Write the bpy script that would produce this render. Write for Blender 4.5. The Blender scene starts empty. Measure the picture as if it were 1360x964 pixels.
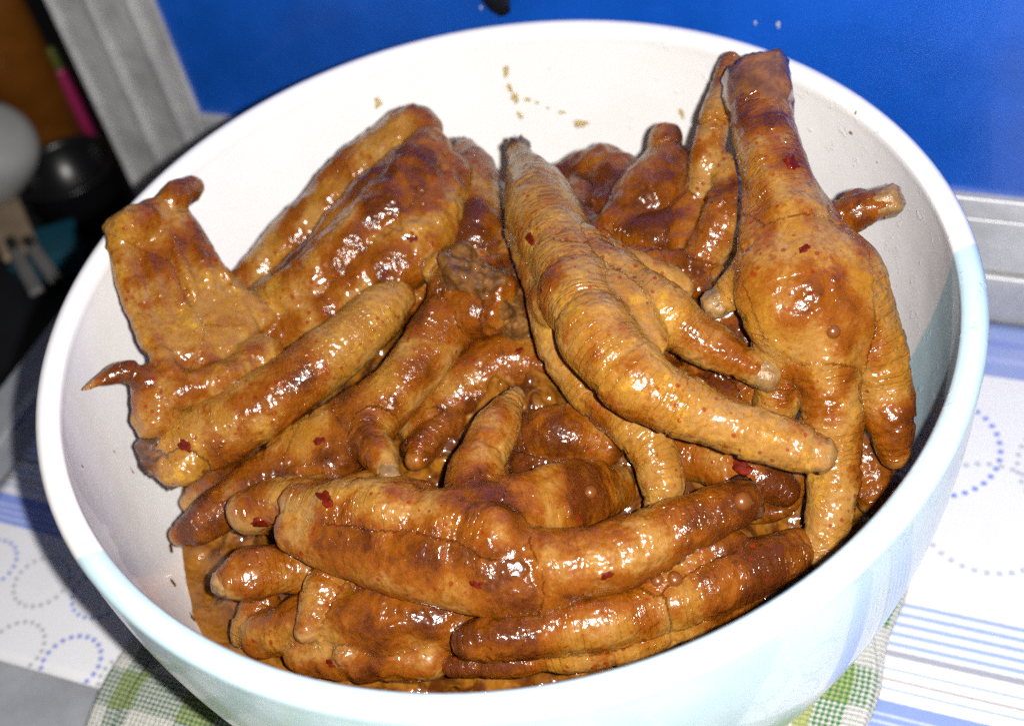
import bpy, bmesh, math, random
import numpy as np
from mathutils import Vector, Matrix
from mathutils.bvhtree import BVHTree

random.seed(7)
sc = bpy.context.scene
COL = sc.collection

# ---------------------------------------------------------------- camera
cd = bpy.data.cameras.new("camera")
cam = bpy.data.objects.new("camera", cd)
COL.objects.link(cam)
_r = [(0.975984, 0.217844, 0.0), (-0.158381, 0.709577, -0.686597), (-0.149571, 0.670108, 0.727038)]
_m = Matrix(((*_r[0], 0), (*_r[1], 0), (*_r[2], 0), (0, 0, 0, 1)))
_m.translation = Vector((0.00039, -0.22026, 0.20506))
cam.matrix_world = _m
cd.sensor_width = 36.0
cd.lens = 36.0 * 1700 / 1360
cd.clip_start = 0.01
cd.clip_end = 20.0
cd.dof.use_dof = True
cd.dof.focus_distance = 0.285
cd.dof.aperture_fstop = 12.0
sc.camera = cam

# ---------------------------------------------------------------- light: phone flash + dim room
w = bpy.data.worlds.new("World")
sc.world = w
w.use_nodes = True
bg = w.node_tree.nodes["Background"]
bg.inputs[0].default_value = (1.0, 0.96, 0.92, 1)
bg.inputs[1].default_value = 0.05
fd = bpy.data.lights.new("phone_flash", 'POINT')
fd.energy = 9.0
fd.color = (1.0, 0.97, 0.93)
fd.shadow_soft_size = 0.0024
flash = bpy.data.objects.new("phone_flash", fd)
flash.location = (0.0162, -0.2206, 0.2048)
COL.objects.link(flash)
sc.cycles.use_denoising = False
sc.cycles.use_adaptive_sampling = True
sc.cycles.adaptive_threshold = 0.025
sc.cycles.adaptive_min_samples = 24
sc.cycles.max_bounces = 5
sc.cycles.diffuse_bounces = 3
sc.cycles.glossy_bounces = 2
sc.cycles.transmission_bounces = 4
sc.view_settings.view_transform = 'Standard'
sc.view_settings.look = 'None'
sc.view_settings.exposure = 0.0
sc.view_settings.gamma = 1.0
sc.view_settings.use_curve_mapping = False

# ---------------------------------------------------------------- helpers
ANG = math.radians(-29)
UX = Vector((math.cos(ANG), math.sin(ANG), 0))
VX = Vector((-math.sin(ANG), math.cos(ANG), 0))
TZ = -0.12                      # table top
WV = 0.1275                     # plane of the cabinet front


def T(u, v, z):
    return UX * u + VX * v + Vector((0, 0, z))


def link(name, me, mat=None, parent=None, loc=None, rotz=0.0):
    o = bpy.data.objects.new(name, me)
    COL.objects.link(o)
    if loc is not None:
        o.location = loc
    if rotz:
        o.rotation_euler = (0, 0, rotz)
    if mat is not None and me is not None:
        me.materials.append(mat)
    if parent is not None:
        o.parent = parent
    return o


def tag(o, label, cat, group=None):
    o["label"] = label
    o["category"] = cat
    if group:
        o["group"] = group
    return o


def mesh_from(verts, faces, name="m", smooth=True):
    me = bpy.data.meshes.new(name)
    me.from_pydata([tuple(v) for v in verts], [], faces)
    me.update()
    if smooth:
        me.polygons.foreach_set("use_smooth", [True] * len(me.polygons))
    return me


def lathe(prof, seg=64, name="lathe", close=False):
    vs, fs = [], []
    n = len(prof)
    for i in range(seg):
        a = 2 * math.pi * i / seg
        for r, z in prof:
            vs.append((r * math.cos(a), r * math.sin(a), z))
    for i in range(seg):
        j = (i + 1) % seg
        for k in range(n - 1):
            fs.append((i * n + k, j * n + k, j * n + k + 1, i * n + k + 1))
        if close:
            fs.append((i * n + n - 1, j * n + n - 1, j * n, i * n))
    me = mesh_from(vs, fs, name)
    bm = bmesh.new(); bm.from_mesh(me)
    bmesh.ops.remove_doubles(bm, verts=bm.verts, dist=1e-6)
    bmesh.ops.recalc_face_normals(bm, faces=bm.faces)
    bm.to_mesh(me); bm.free()
    return me


def box(x0, x1, y0, y1, z0, z1, bev=0.0, name="box", seg=3):
    bm = bmesh.new()
    bmesh.ops.create_cube(bm, size=1.0)
    for v in bm.verts:
        v.co = Vector((x0 + (v.co.x + .5) * (x1 - x0), y0 + (v.co.y + .5) * (y1 - y0), z0 + (v.co.z + .5) * (z1 - z0)))
    if bev > 0:
        bmesh.ops.bevel(bm, geom=list(bm.edges), offset=bev, segments=seg, profile=.5, affect='EDGES')
    me = bpy.data.meshes.new(name)
    bm.to_mesh(me); bm.free()
    me.polygons.foreach_set("use_smooth", [False] * len(me.polygons))
    return me


# vectorised gradient-ish noise -------------------------------------------------
_rs = np.random.RandomState(3)
_perm = _rs.permutation(512)
_val = _rs.rand(512) * 2 - 1


def vnoise(p):
    i = np.floor(p).astype(np.int64); f = p - i
    f = f * f * f * (f * (f * 6 - 15) + 10)
    def h(a, b, c):
        return _val[_perm[(_perm[(_perm[a & 511] + b) & 511] + c) & 511]]
    x, y, z = i[:, 0], i[:, 1], i[:, 2]
    fx, fy, fz = f[:, 0], f[:, 1], f[:, 2]
    r = 0
    for dx in (0, 1):
        for dy in (0, 1):
            for dz in (0, 1):
                wt = (fx if dx else 1 - fx) * (fy if dy else 1 - fy) * (fz if dz else 1 - fz)
                r = r + wt * h(x + dx, y + dy, z + dz)
    return r


def fbm(p, oct=3):
    s = 0; a = 1.0
    for k in range(oct):
        s = s + a * vnoise(p * (2 ** k) + 17.3 * k); a *= .5
    return s


# ---------------------------------------------------------------- materials
class NT:
    """tiny node-graph builder"""
    def __init__(self, name):
        self.m = bpy.data.materials.new(name)
        self.m.use_nodes = True
        self.t = self.m.node_tree
        self.b = self.t.nodes["Principled BSDF"]

    def n(self, kind, **kw):
        nd = self.t.nodes.new(kind)
        for k, v in kw.items():
            setattr(nd, k, v)
        return nd

    def l(self, a, b):
        self.t.links.new(a, b)

    def inp(self, sock, v):
        if isinstance(v, (int, float)):
            sock.default_value = v
        elif isinstance(v, tuple):
            sock.default_value = v if len(v) != 3 or sock.type != 'RGBA' else (*v, 1)
        else:
            self.l(v, sock)

    def math(self, op, a, b=0.0, c=None):
        nd = self.n('ShaderNodeMath', operation=op)
        self.inp(nd.inputs[0], a); self.inp(nd.inputs[1], b)
        if c is not None:
            self.inp(nd.inputs[2], c)
        return nd.outputs[0]

    def mix(self, f, a, b):
        nd = self.n('ShaderNodeMix', data_type='RGBA')
        self.inp(nd.inputs[0], f); self.inp(nd.inputs[6], a); self.inp(nd.inputs[7], b)
        return nd.outputs[2]

    def noise(self, co, scale, detail=3, rough=.5, dist=0.0):
        nd = self.n('ShaderNodeTexNoise')
        if co is not None:
            self.l(co, nd.inputs['Vector'])
        nd.inputs['Scale'].default_value = scale
        nd.inputs['Detail'].default_value = detail
        nd.inputs['Roughness'].default_value = rough
        nd.inputs['Distortion'].default_value = dist
        return nd.outputs[0]

    def voro(self, co, scale, feature='F1', out='Distance', rnd=1.0):
        nd = self.n('ShaderNodeTexVoronoi', feature=feature)
        if co is not None:
            self.l(co, nd.inputs['Vector'])
        nd.inputs['Scale'].default_value = scale
        nd.inputs['Randomness'].default_value = rnd
        return nd.outputs[out]

    def ss(self, v, a, b, lo=0.0, hi=1.0):
        nd = self.n('ShaderNodeMapRange', interpolation_type='SMOOTHSTEP')
        self.inp(nd.inputs[0], v)
        for i, x in zip((1, 2, 3, 4), (a, b, lo, hi)):
            self.inp(nd.inputs[i], x)
        return nd.outputs[0]

    def bump(self, h, strength, dist, prev=None):
        nd = self.n('ShaderNodeBump')
        nd.inputs['Strength'].default_value = strength
        nd.inputs['Distance'].default_value = dist
        self.l(h, nd.inputs['Height'])
        if prev is not None:
            self.l(prev, nd.inputs['Normal'])
        return nd.outputs[0]

    def set(self, **kw):
        for k, v in kw.items():
            self.inp(self.b.inputs[k.replace('_', ' ')], v)
        return self.m


def objco(g, rnd=True):
    tc = g.n('ShaderNodeTexCoord')
    if not rnd:
        return tc.outputs['Object']
    oi = g.n('ShaderNodeObjectInfo')
    va = g.n('ShaderNodeVectorMath', operation='ADD')
    g.l(tc.outputs['Object'], va.inputs[0])
    sc3 = g.n('ShaderNodeVectorMath', operation='SCALE')
    sc3.inputs[0].default_value = (1, 2.3, 3.7)
    g.l(oi.outputs['Random'], sc3.inputs['Scale'])
    g.l(sc3.outputs[0], va.inputs[1])
    return va.outputs[0]


def skin_material():
    g = NT("braised_skin")
    co = objco(g)
    at = g.n('ShaderNodeAttribute', attribute_type='OBJECT', attribute_name='sauce')
    sa = at.outputs['Fac']
    tip = g.n('ShaderNodeAttribute', attribute_type='GEOMETRY', attribute_name='tip').outputs['Fac']
    crease = g.n('ShaderNodeAttribute', attribute_type='GEOMETRY', attribute_name='crease').outputs['Fac']
    n1 = g.noise(co, 46, 3, .55, .5)
    n2 = g.noise(co, 190, 5, .6, .3)
    n3 = g.noise(co, 90, 4, .6)
    n4 = g.noise(co, 900, 3, .6)
    # skin tone: yellow-gold to tan to orange
    skin = g.mix(g.ss(n3, .36, .64), (.27, .112, .009), (.31, .155, .036))
    skin = g.mix(g.ss(n2, .50, .68), skin, (.40, .205, .024))
    skin = g.mix(g.math('MULTIPLY', g.ss(n4, .46, .66), .5), skin, (.25, .085, .004))
    skin = g.mix(g.math('MULTIPLY', tip, .35), skin, (.28, .16, .07))
    # sauce film, thin to thick: the coat attribute carries the patches, noise frays their edges
    dev = lambda s, k: g.math('MULTIPLY', g.math('SUBTRACT', s, .5), k)
    cm = g.n('ShaderNodeAttribute', attribute_type='GEOMETRY', attribute_name='coat').outputs['Fac']
    m = g.math('ADD', g.math('ADD', g.math('MULTIPLY', cm, .44), dev(n2, 1.0)), dev(n4, .34))
    m = g.math('ADD', m, g.math('SUBTRACT', sa, .45))
    film = g.ss(m, -.30, .10)
    thick = g.ss(m, .02, .52)
    col = g.mix(film, skin, (.200, .052, .0008))
    col = g.mix(g.math('MULTIPLY', thick, .95), col, (.072, .0140, .0005))
    # pepper and chilli dust
    vd = g.voro(co, 330)
    dust = g.math('MULTIPLY', g.math('LESS_THAN', vd, .19), g.ss(n1, .47, .55))
    col = g.mix(g.math('MULTIPLY', dust, .75), col, (.19, .016, .002))
    # relief: scale pebbles, fine rings across the limb, wrinkles, sauce blobs (heights in metres, one bump)
    arc = g.n('ShaderNodeAttribute', attribute_type='GEOMETRY', attribute_name='arc').outputs['Fac']
    rm = g.n('ShaderNodeAttribute', attribute_type='GEOMETRY', attribute_name='ringed').outputs['Fac']
    peb = g.voro(co, 640, 'SMOOTH_F1')
    pm = g.ss(n3, .38, .58, .2, 1.0)
    ring = g.math('SINE', g.math('ADD', g.math('MULTIPLY', arc, 2 * math.pi / .0018), g.math('MULTIPLY', n2, 6.0)))
    ring = g.math('MULTIPLY', g.math('MULTIPLY', ring, rm), g.ss(n3, .62, .42, .0, 1.0))
    h = g.math('MULTIPLY', g.math('MULTIPLY', g.math('SUBTRACT', .6, peb), pm), .00024)
    h = g.math('ADD', h, g.math('MULTIPLY', ring, .000085))
    h = g.math('ADD', h, g.math('MULTIPLY', g.noise(co, 430, 1, .5, .3), .00048))
    h = g.math('ADD', h, g.math('MULTIPLY', thick, .00015))
    b = g.bump(h, 1.0, 1.0)
    g.set(Base_Color=col, Roughness=.6, Normal=b, IOR=1.40, Specular_IOR_Level=.12,
          Subsurface_Weight=.35, Subsurface_Scale=.003, Subsurface_Radius=(1.0, .40, .10),
          Coat_Weight=.85, Coat_Roughness=.175, Coat_IOR=1.52)
    g.l(b, g.b.inputs['Coat Normal'])
    return g.m


def sauce_material():
    g = NT("brown_sauce")
    co = objco(g, False)
    n1 = g.noise(co, 110, 4, .65, .8)
    n2 = g.noise(co, 260, 4, .6)
    col = g.mix(g.ss(n1, .38, .64), (.075, .017, .0008), (.24, .085, .0040))
    col = g.mix(g.math('MULTIPLY', g.ss(n2, .56, .72), .6), col, (.26, .11, .010))
    sp = g.n('ShaderNodeSeparateXYZ'); g.l(co, sp.inputs[0])
    rr = g.math('SQRT', g.math('ADD', g.math('MULTIPLY', sp.outputs[0], sp.outputs[0]), g.math('MULTIPLY', sp.outputs[1], sp.outputs[1])))
    rr = g.math('ADD', rr, g.math('MULTIPLY', g.math('SUBTRACT', n1, .5), .012))
    col = g.mix(g.ss(rr, .082, .0965, 0, .7), col, (.22, .082, .006))
    b = g.bump(g.noise(co, 330, 1, .5, .3), .8, .0012)
    g.set(Base_Color=col, Roughness=.6, Normal=b, Specular_IOR_Level=.12, Coat_Weight=1.0, Coat_Roughness=.14, Coat_IOR=1.5)
    g.l(b, g.b.inputs['Coat Normal'])
    return g.m


def simple(name, col, rough=.4, metal=0.0, nscale=0, namp=.0, bump=0.0, bscale=300, coat=0.0, spec=None):
    g = NT(name)
    co = objco(g, False)
    c = (*col, 1)
    if nscale:
        n = g.noise(co, nscale, 5, .6)
        c = g.mix(g.ss(n, .3, .7), tuple(x * (1 - namp) for x in col), tuple(min(1, x * (1 + namp)) for x in col))
        rr = g.ss(n, .25, .75, max(.02, rough - .08), rough + .1)
    else:
        rr = rough
    kw = dict(Base_Color=c, Roughness=rr, Metallic=metal, Coat_Weight=coat)
    if bump:
        kw['Normal'] = g.bump(g.noise(co, bscale, 4, .6), bump, .001)
    if spec is not None:
        kw['Specular_IOR_Level'] = spec
    return g.set(**kw)


def bowl_material():
    g = NT("two_tone_glaze")
    tc = g.n('ShaderNodeTexCoord')
    sx = g.n('ShaderNodeSeparateXYZ'); g.l(tc.outputs['Object'], sx.inputs[0])
    x, y, z = sx.outputs
    n = g.noise(tc.outputs['Object'], 90, 3, .5)
    # the bowl was dipped at a slant: near half pale blue, far half white
    d = g.math('ADD', g.math('MULTIPLY', x, .1565), g.math('MULTIPLY', z, -.25))
    d = g.math('SUBTRACT', g.math('ADD', d, -.0384), y)
    d = g.math('ADD', d, g.math('MULTIPLY', g.math('SUBTRACT', n, .5), .0016))
    blue = g.ss(d, -.0006, .0006)
    wht = g.mix(g.ss(g.noise(tc.outputs['Object'], 35, 4, .6), .3, .7), (.83, .81, .81), (.87, .85, .85))
    blu = g.mix(g.ss(n, .3, .7), (.47, .635, .70), (.51, .675, .735))
    col = g.mix(blue, wht, blu)
    # pin-hole specks of the glaze
    v = g.voro(tc.outputs['Object'], 75)
    sp = g.math('LESS_THAN', v, .022)
    col = g.mix(g.math('MULTIPLY', sp, .55), col, (.25, .22, .18))
    b = g.bump(g.noise(tc.outputs['Object'], 45, 2, .5), .25, .0015)
    res = g.math('MULTIPLY', g.ss(g.noise(tc.outputs['Object'], 230, 4, .7), .60, .70), g.ss(x, .02, .09))
    b = g.bump(res, .35, .0006, b)
    g.set(Base_Color=col, Roughness=.22, Normal=b, Coat_Weight=.5, Coat_Roughness=.06, Specular_IOR_Level=.5)
    return g.m


def alu_material():
    g = NT("worn_aluminium")
    tc = g.n('ShaderNodeTexCoord')
    mp = g.n('ShaderNodeMapping'); mp.inputs['Scale'].default_value = (1, 1, .1)
    g.l(tc.outputs['Object'], mp.inputs[0])
    n = g.noise(tc.outputs['Object'], 40, 5, .65)
    n2 = g.noise(tc.outputs['Object'], 600, 3, .6)
    col = g.mix(g.ss(n, .3, .7), (.42, .42, .43), (.60, .60, .60))
    col = g.mix(g.math('MULTIPLY', g.ss(n2, .6, .75), .4), col, (.30, .28, .25))
    g.set(Base_Color=col, Metallic=.35, Roughness=g.ss(n, .3, .7, .38, .55), Normal=g.bump(n2, .15, .0004))
    return g.m


def cloth_material():
    """printed oilcloth: stripes across v, rows of dotted rings (object x = u, y = v)"""
    g = NT("printed_oilcloth")
    tc = g.n('ShaderNodeTexCoord')
    sx = g.n('ShaderNodeSeparateXYZ'); g.l(tc.outputs['Object'], sx.inputs[0])
    u, v = sx.outputs[0], sx.outputs[1]
    wob = g.math('MULTIPLY', g.math('SUBTRACT', g.noise(tc.outputs['Object'], 900, 2), .5), .0005)
    v = g.math('ADD', v, wob)
    col = g.mix(0.0, (.80, .80, .83), (.80, .80, .83))
    BL, LB, GR, BR = (.19, .26, .66), (.62, .68, .86), (.36, .36, .40), (.45, .40, .38)

    def band(col, a, b, c, s=.0003, f=1.0):
        k = g.math('MULTIPLY', g.ss(v, a - s, a + s), g.ss(v, b - s, b + s, 1.0, 0.0))
        return g.mix(g.math('MULTIPLY', k, f), col, c)
    col = band(col, .1018, .20, (.27, .35, .68))
    col = band(col, .108, .1105, (.36, .42, .78)); col = band(col, .115, .118, (.22, .28, .66))
    col = band(col, -.0036, .012, (.70, .74, .88))
    for a in (.0112, .0080, .0048, .0016, -.0016):
        col = band(col, a - .0006, a + .0006, (.34, .42, .76))
    col = band(col, -.0056, -.0037, GR)
    col = band(col, -.0098, -.0090, (.42, .48, .80)); col = band(col, -.0130, -.0122, BR); col = band(col, -.0158, -.0150, (.42, .48, .80))
    col = band(col, -.0302, -.0190, (.24, .32, .74))
    for a in (-.0232, -.0256, -.0280):
        col = band(col, a - .0004, a + .0004, (.50, .56, .86))

    def ring(col, uc, vc, R, period, ndots, wdt, c):
        # ring of dots repeated along u
        du = g.math('SUBTRACT', u, uc)
        if period:
            du = g.math('SUBTRACT', g.math('FLOORED_MODULO', g.math('ADD', du, period / 2), period), period / 2)
        dv = g.math('SUBTRACT', v, vc)
        ang = g.math('ARCTAN2', dv, du)
        r = g.math('SQRT', g.math('ADD', g.math('MULTIPLY', du, du), g.math('MULTIPLY', dv, dv)))
        step = 2 * math.pi / ndots
        la = g.math('SUBTRACT', g.math('FLOORED_MODULO', ang, step), step / 2)
        la = g.math('MULTIPLY', la, R)
        lr = g.math('SUBTRACT', r, R)
        dd = g.math('SQRT', g.math('ADD', g.math('MULTIPLY', la, la), g.math('MULTIPLY', lr, lr)))
        return g.mix(g.ss(dd, wdt * .75, wdt * 1.15, .9, 0.0), col, c)
    col = ring(col, .1005, .0700, .0195, .088, 36, .0010, BL)
    col = ring(col, .1445, .0700, .0195, .088, 36, .0009, (.48, .48, .52))
    col = ring(col, .1190, .0468, .0195, .088, 36, .0010, (.50, .50, .54))
    col = ring(col, .1630, .0468, .0195, .088, 36, .0010, BL)
    col = ring(col, -.182, -.0455, .0092, .044, 22, .0008, BL)
    col = ring(col, -.160, -.0468, .0092, .044, 22, .0008, (.40, .40, .44))
    col = ring(col, -.154, -.0700, .0092, .042, 22, .0008, (.40, .40, .44))
    col = ring(col, -.133, -.0700, .0094, .042, 22, .0009, BL)
    n = g.noise(tc.outputs['Object'], 60, 4, .6)
    col = g.mix(g.math('MULTIPLY', g.ss(n, .45, .75), .12), col, (.55, .53, .50))
    wv = g.voro(tc.outputs['Object'], 1400, rnd=.3)
    g.set(Base_Color=col, Roughness=.5, Normal=g.bump(wv, .25, .0003), Specular_IOR_Level=.35)
    return g.m


def towel_material():
    g = NT("woven_check_towel")
    tc = g.n('ShaderNodeTexCoord')
    co = tc.outputs['UV']
    sx = g.n('ShaderNodeSeparateXYZ'); g.l(co, sx.inputs[0])
    u, v = sx.outputs[0], sx.outputs[1]
    wn = g.noise(tc.outputs['Object'], 500, 2)
    u = g.math('ADD', u, g.math('MULTIPLY', g.math('SUBTRACT', wn, .5), .0007))
    # thread crossings: little diagonal diamonds
    p = .0030
    a = g.math('SINE', g.math('MULTIPLY', g.math('ADD', u, v), 2 * math.pi / p))
    b = g.math('SINE', g.math('MULTIPLY', g.math('SUBTRACT', u, v), 2 * math.pi / p))
    ab = g.math('MULTIPLY', a, b)
    dot = g.ss(ab, -.12, .12)
    su = g.math('FLOORED_MODULO', g.math('ADD', u, .0), .027); sv = g.math('FLOORED_MODULO', v, .027)
    mu = g.math('LESS_THAN', su, .012); mv = g.math('LESS_THAN', sv, .012)
    mb = g.math('GREATER_THAN', g.math('FLOORED_MODULO', g.math('ADD', u, .004), .108), .045)
    white = (.68, .67, .62)
    dk, lt, yl = (.012, .12, .05), (.05, .24, .05), (.44, .48, .16)
    gr = g.mix(mb, dk, lt)
    c0 = g.mix(g.math('MULTIPLY', dot, .12), white, (.45, .48, .35))
    c1 = g.mix(dot, white, gr)
    c2 = g.mix(dot, yl, gr)
    col = g.mix(g.math('MAXIMUM', mu, mv), c0, c1)
    col = g.mix(g.math('MULTIPLY', mu, mv), col, c2)
    col = g.mix(g.math('MULTIPLY', mb, g.math('LESS_THAN', g.math('FLOORED_MODULO', u, .027), .004)), col, yl)
    n = g.noise(tc.outputs['Object'], 1600, 3, .7)
    col = g.mix(g.math('MULTIPLY', g.ss(n, .5, .8), .35), col, (.35, .36, .28))
    h = g.math('ADD', g.math('MULTIPLY', ab, .5), n)
    g.set(Base_Color=col, Roughness=.9, Normal=g.bump(h, .9, .0009), Sheen_Weight=.2, Specular_IOR_Level=.15)
    return g.m


SKIN = skin_material()
SAUCE = sauce_material()
GLAZE = bowl_material()
ALU = alu_material()
CLOTH = cloth_material()
TOWEL = towel_material()
BLUEP = simple("blue_laminate", (.0035, .075, .42), .32, nscale=22, namp=.15, bump=.05, bscale=120, coat=.25)
TABLE = simple("grey_tabletop", (.30, .31, .34), .5, nscale=50, namp=.12)
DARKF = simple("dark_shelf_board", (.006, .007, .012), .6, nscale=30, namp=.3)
AMBER = simple("amber_plastic", (.17, .055, .006), .28, nscale=30, namp=.25, coat=.3)
BLACK = simple("black_plastic", (.008, .008, .010), .3)
PINK = simple("pink_plastic", (.36, .02, .11), .4)
LIME = simple("lime_plastic", (.10, .12, .02), .4)
WHITEP = simple("white_plastic", (.42, .42, .42), .4, nscale=60, namp=.04)
BEIGE = simple("pale_wood", (.34, .25, .17), .6, nscale=60, namp=.2)
STEEL = simple("brushed_steel", (.30, .30, .30), .35, metal=.5, nscale=80, namp=.1)
TEAL = simple("teal_plastic", (.006, .075, .12), .45)
BONE = simple("cooked_bone", (.085, .034, .013), .35, nscale=350, namp=.5, bump=.7, bscale=500, coat=.4)
MARROW = simple("dark_marrow", (.03, .011, .006), .35, nscale=500, namp=.4, bump=.6, bscale=600, coat=.4)
GRISTLE = simple("dark_gristle", (.120, .048, .010), .5, nscale=260, namp=.55, bump=.8, bscale=420, coat=.8, spec=.15)
NAIL = simple("toe_cartilage", (.23, .125, .042), .28, nscale=400, namp=.3, bump=.5, bscale=700, coat=.5)
CUFF = simple("loose_skin_cuff", (.19, .070, .012), .28, nscale=220, namp=.45, bump=.6, bscale=420, coat=.5)
CHILLI = simple("red_chilli", (.11, .007, .001), .5, nscale=500, namp=.5, bump=.5, bscale=600, coat=.25, spec=.1)
OIL = NT("oily_sauce_drop")
OIL.set(Base_Color=(.80, .63, .30), Roughness=.12, Coat_Weight=.5, Coat_Roughness=.1, Transmission_Weight=.6, IOR=1.4)
OIL = OIL.m
BUB = NT("sauce_bubble_film")
BUB.set(Base_Color=(.16, .045, .006), Roughness=.3, Coat_Weight=1.0, Coat_Roughness=.12)
BUB = BUB.m

# ---------------------------------------------------------------- setting
tt = link("table_top", box(-.230, .60, -.50, .1265, -.03, 0, .0012), TABLE, loc=T(0, 0, TZ - .0012), rotz=ANG)
tt["kind"] = "structure"
ridge = link("edge_trim", box(-.2150, -.2110, -.50, .1262, 0, .0022, .0007), ALU, parent=tt)
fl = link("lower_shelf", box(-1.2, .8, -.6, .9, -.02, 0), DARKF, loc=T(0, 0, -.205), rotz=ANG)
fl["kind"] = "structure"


# printed cloth: a thin sheet with slight waviness, its left and near edges visible
def sheet(u0, u1, v0, v1, nu, nv, hfun, thick, uvs=False):
    vs, fs = [], []
    for s in (0, 1):
        for j in range(nv + 1):
            for i in range(nu + 1):
                u = u0 + (u1 - u0) * i / nu; v = v0 + (v1 - v0) * j / nv
                vs.append((u, v, hfun(u, v) - (thick if s else 0)))
    N = (nu + 1) * (nv + 1)
    k = lambda i, j, s: s * N + j * (nu + 1) + i
    for j in range(nv):
        for i in range(nu):
            fs.append((k(i, j, 0), k(i + 1, j, 0), k(i + 1, j + 1, 0), k(i, j + 1, 0)))
            fs.append((k(i, j, 1), k(i, j + 1, 1), k(i + 1, j + 1, 1), k(i + 1, j, 1)))
    for i in range(nu):
        fs.append((k(i, 0, 0), k(i, 0, 1), k(i + 1, 0, 1), k(i + 1, 0, 0)))
        fs.append((k(i, nv, 0), k(i + 1, nv, 0), k(i + 1, nv, 1), k(i, nv, 1)))
    for j in range(nv):
        fs.append((k(0, j, 0), k(0, j + 1, 0), k(0, j + 1, 1), k(0, j, 1)))
        fs.append((k(nu, j, 0), k(nu, j, 1), k(nu, j + 1, 1), k(nu, j + 1, 0)))
    return mesh_from(vs, fs, "sheet")


def cloth_h(u, v):
    return .0012 + .0004 * math.sin(u * 70 + v * 30) * math.sin(v * 55)


cl = link("tablecloth", sheet(-.199, .55, -.0750, .1262, 150, 50, cloth_h, .0007), CLOTH, loc=T(0, 0, TZ), rotz=ANG)
tag(cl, "white oilcloth printed with blue stripes and dotted rings on the table", "tablecloth")

# cabinet with blue sliding door in an aluminium frame
cab = link("cabinet_door", None, loc=T(0, WV, TZ), rotz=ANG)
tag(cab, "blue cabinet door panel in a worn aluminium frame behind the bowl", "cabinet door")


def part(name, me, mat, par):
    return link(name, me, mat, par)


part("panel", box(-.183, .60, .0035, .010, .049, .60), BLUEP, cab)
st = part("stile", box(-.2275, -.1810, .0012, .016, 0.0, .60, .0006), ALU, cab)
part("ridge", box(-.2100, -.2070, -.0016, .0020, 0.0, .60, .0006), ALU, st)
part("ridge", box(-.1915, -.1885, -.0016, .0020, 0.0, .60, .0006), ALU, st)
part("ridge", box(-.2275, -.2255, -.0010, .0020, 0.0, .60, .0004), ALU, st)
rl = part("bottom_rail", box(-.1806, .60, -.0005, .016, .0, .0205, .0008), ALU, cab)
part("rail_step", box(-.1806, .60, .0014, .016, .0215, .0425, .0006), ALU, rl)
part("rail_lip", box(-.1806, .60, .0005, .016, .0432, .0515, .0008), ALU, rl)
part("gasket", box(-.1806, .60, .0030, .015, .0195, .0435), BLACK, rl)

# black pull on the blue door (only its lower tip is in view)
pull = link("door_pull", lathe([(0, -.022), (.0022, -.0212), (.0040, -.018), (.0050, -.010), (.0046, .006), (.003, .018), (0, .022)], 24),
            BLACK, loc=T(-.0545, WV + .001, .0055))
pull.rotation_euler = (0, math.radians(-24), ANG)
pull.scale = (1, .6, 1)
tag(pull, "small black teardrop pull on the blue door above the bowl", "door pull")

# ---------------------------------------------------------------- towel under the bowl
def towel_layer(u0, u1, v0, v1, z0, th, seed, amp):
    """one folded layer: rounded left/right fold, small waves; uv in metres"""
    nu, nv = 120, 90
    pr = []
    # closed cross-section along u: top then round then bottom
    r = th / 2
    for i in range(nu + 1):
        pr.append((u0 + r + (u1 - u0 - 2 * r) * i / nu, th))
    for i in range(1, 8):
        a = math.pi / 2 - math.pi * i / 8
        pr.append((u1 - r + r * math.cos(a), r + r * math.sin(a)))
    for i in range(nu, -1, -6):
        pr.append((u0 + r + (u1 - u0 - 2 * r) * i / nu, 0))
    for i in range(1, 8):
        a = -math.pi / 2 - math.pi * i / 8
        pr.append((u0 + r + r * math.cos(a), r + r * math.sin(a)))
    n = len(pr)
    vs, uvs, fs = [], [], []
    rr = random.Random(seed)
    ph = [rr.random() * 6 for _ in range(4)]
    for j in range(nv + 1):
        v = v0 + (v1 - v0) * j / nv
        acc = 0
        for i, (u, z) in enumerate(pr):
            w = .0018 * math.sin(v * 60 + ph[0]) + .0010 * math.sin(v * 170 + ph[1])
            hz = amp * (math.sin(u * 110 + ph[2] + v * 40) * math.sin(v * 90 + ph[3])) if z > th * .3 else 0
            vs.append((u + w * (1 if abs(u) > .06 else .3), v, z0 + z + hz))
            uvs.append((u + z, v))
    for j in range(nv):
        for i in range(n):
            k = (i + 1) % n
            fs.append((j * n + i, j * n + k, (j + 1) * n + k, (j + 1) * n + i))
    fs.append(tuple(range(n - 1, -1, -1))); fs.append(tuple(nv * n + i for i in range(n)))
    me = mesh_from(vs, fs, "towel")
    ul = me.uv_layers.new(name="UVMap")
    for lp in me.loops:
        ul.data[lp.index].uv = uvs[lp.vertex_index]
    bm = bmesh.new(); bm.from_mesh(me); bmesh.ops.recalc_face_normals(bm, faces=bm.faces); bm.to_mesh(me); bm.free()
    return me


tw = link("kitchen_towel", towel_layer(-.117, .098, -.20, .075, 0, .0036, 1, .0004), TOWEL, loc=T(0, 0, TZ + .0018), rotz=ANG)
tag(tw, "folded green and white woven kitchen towel under the bowl", "towel")
part("folded_layer", towel_layer(-.103, .0955, -.198, .070, .0040, .0034, 5, .0004), TOWEL, tw)

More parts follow.
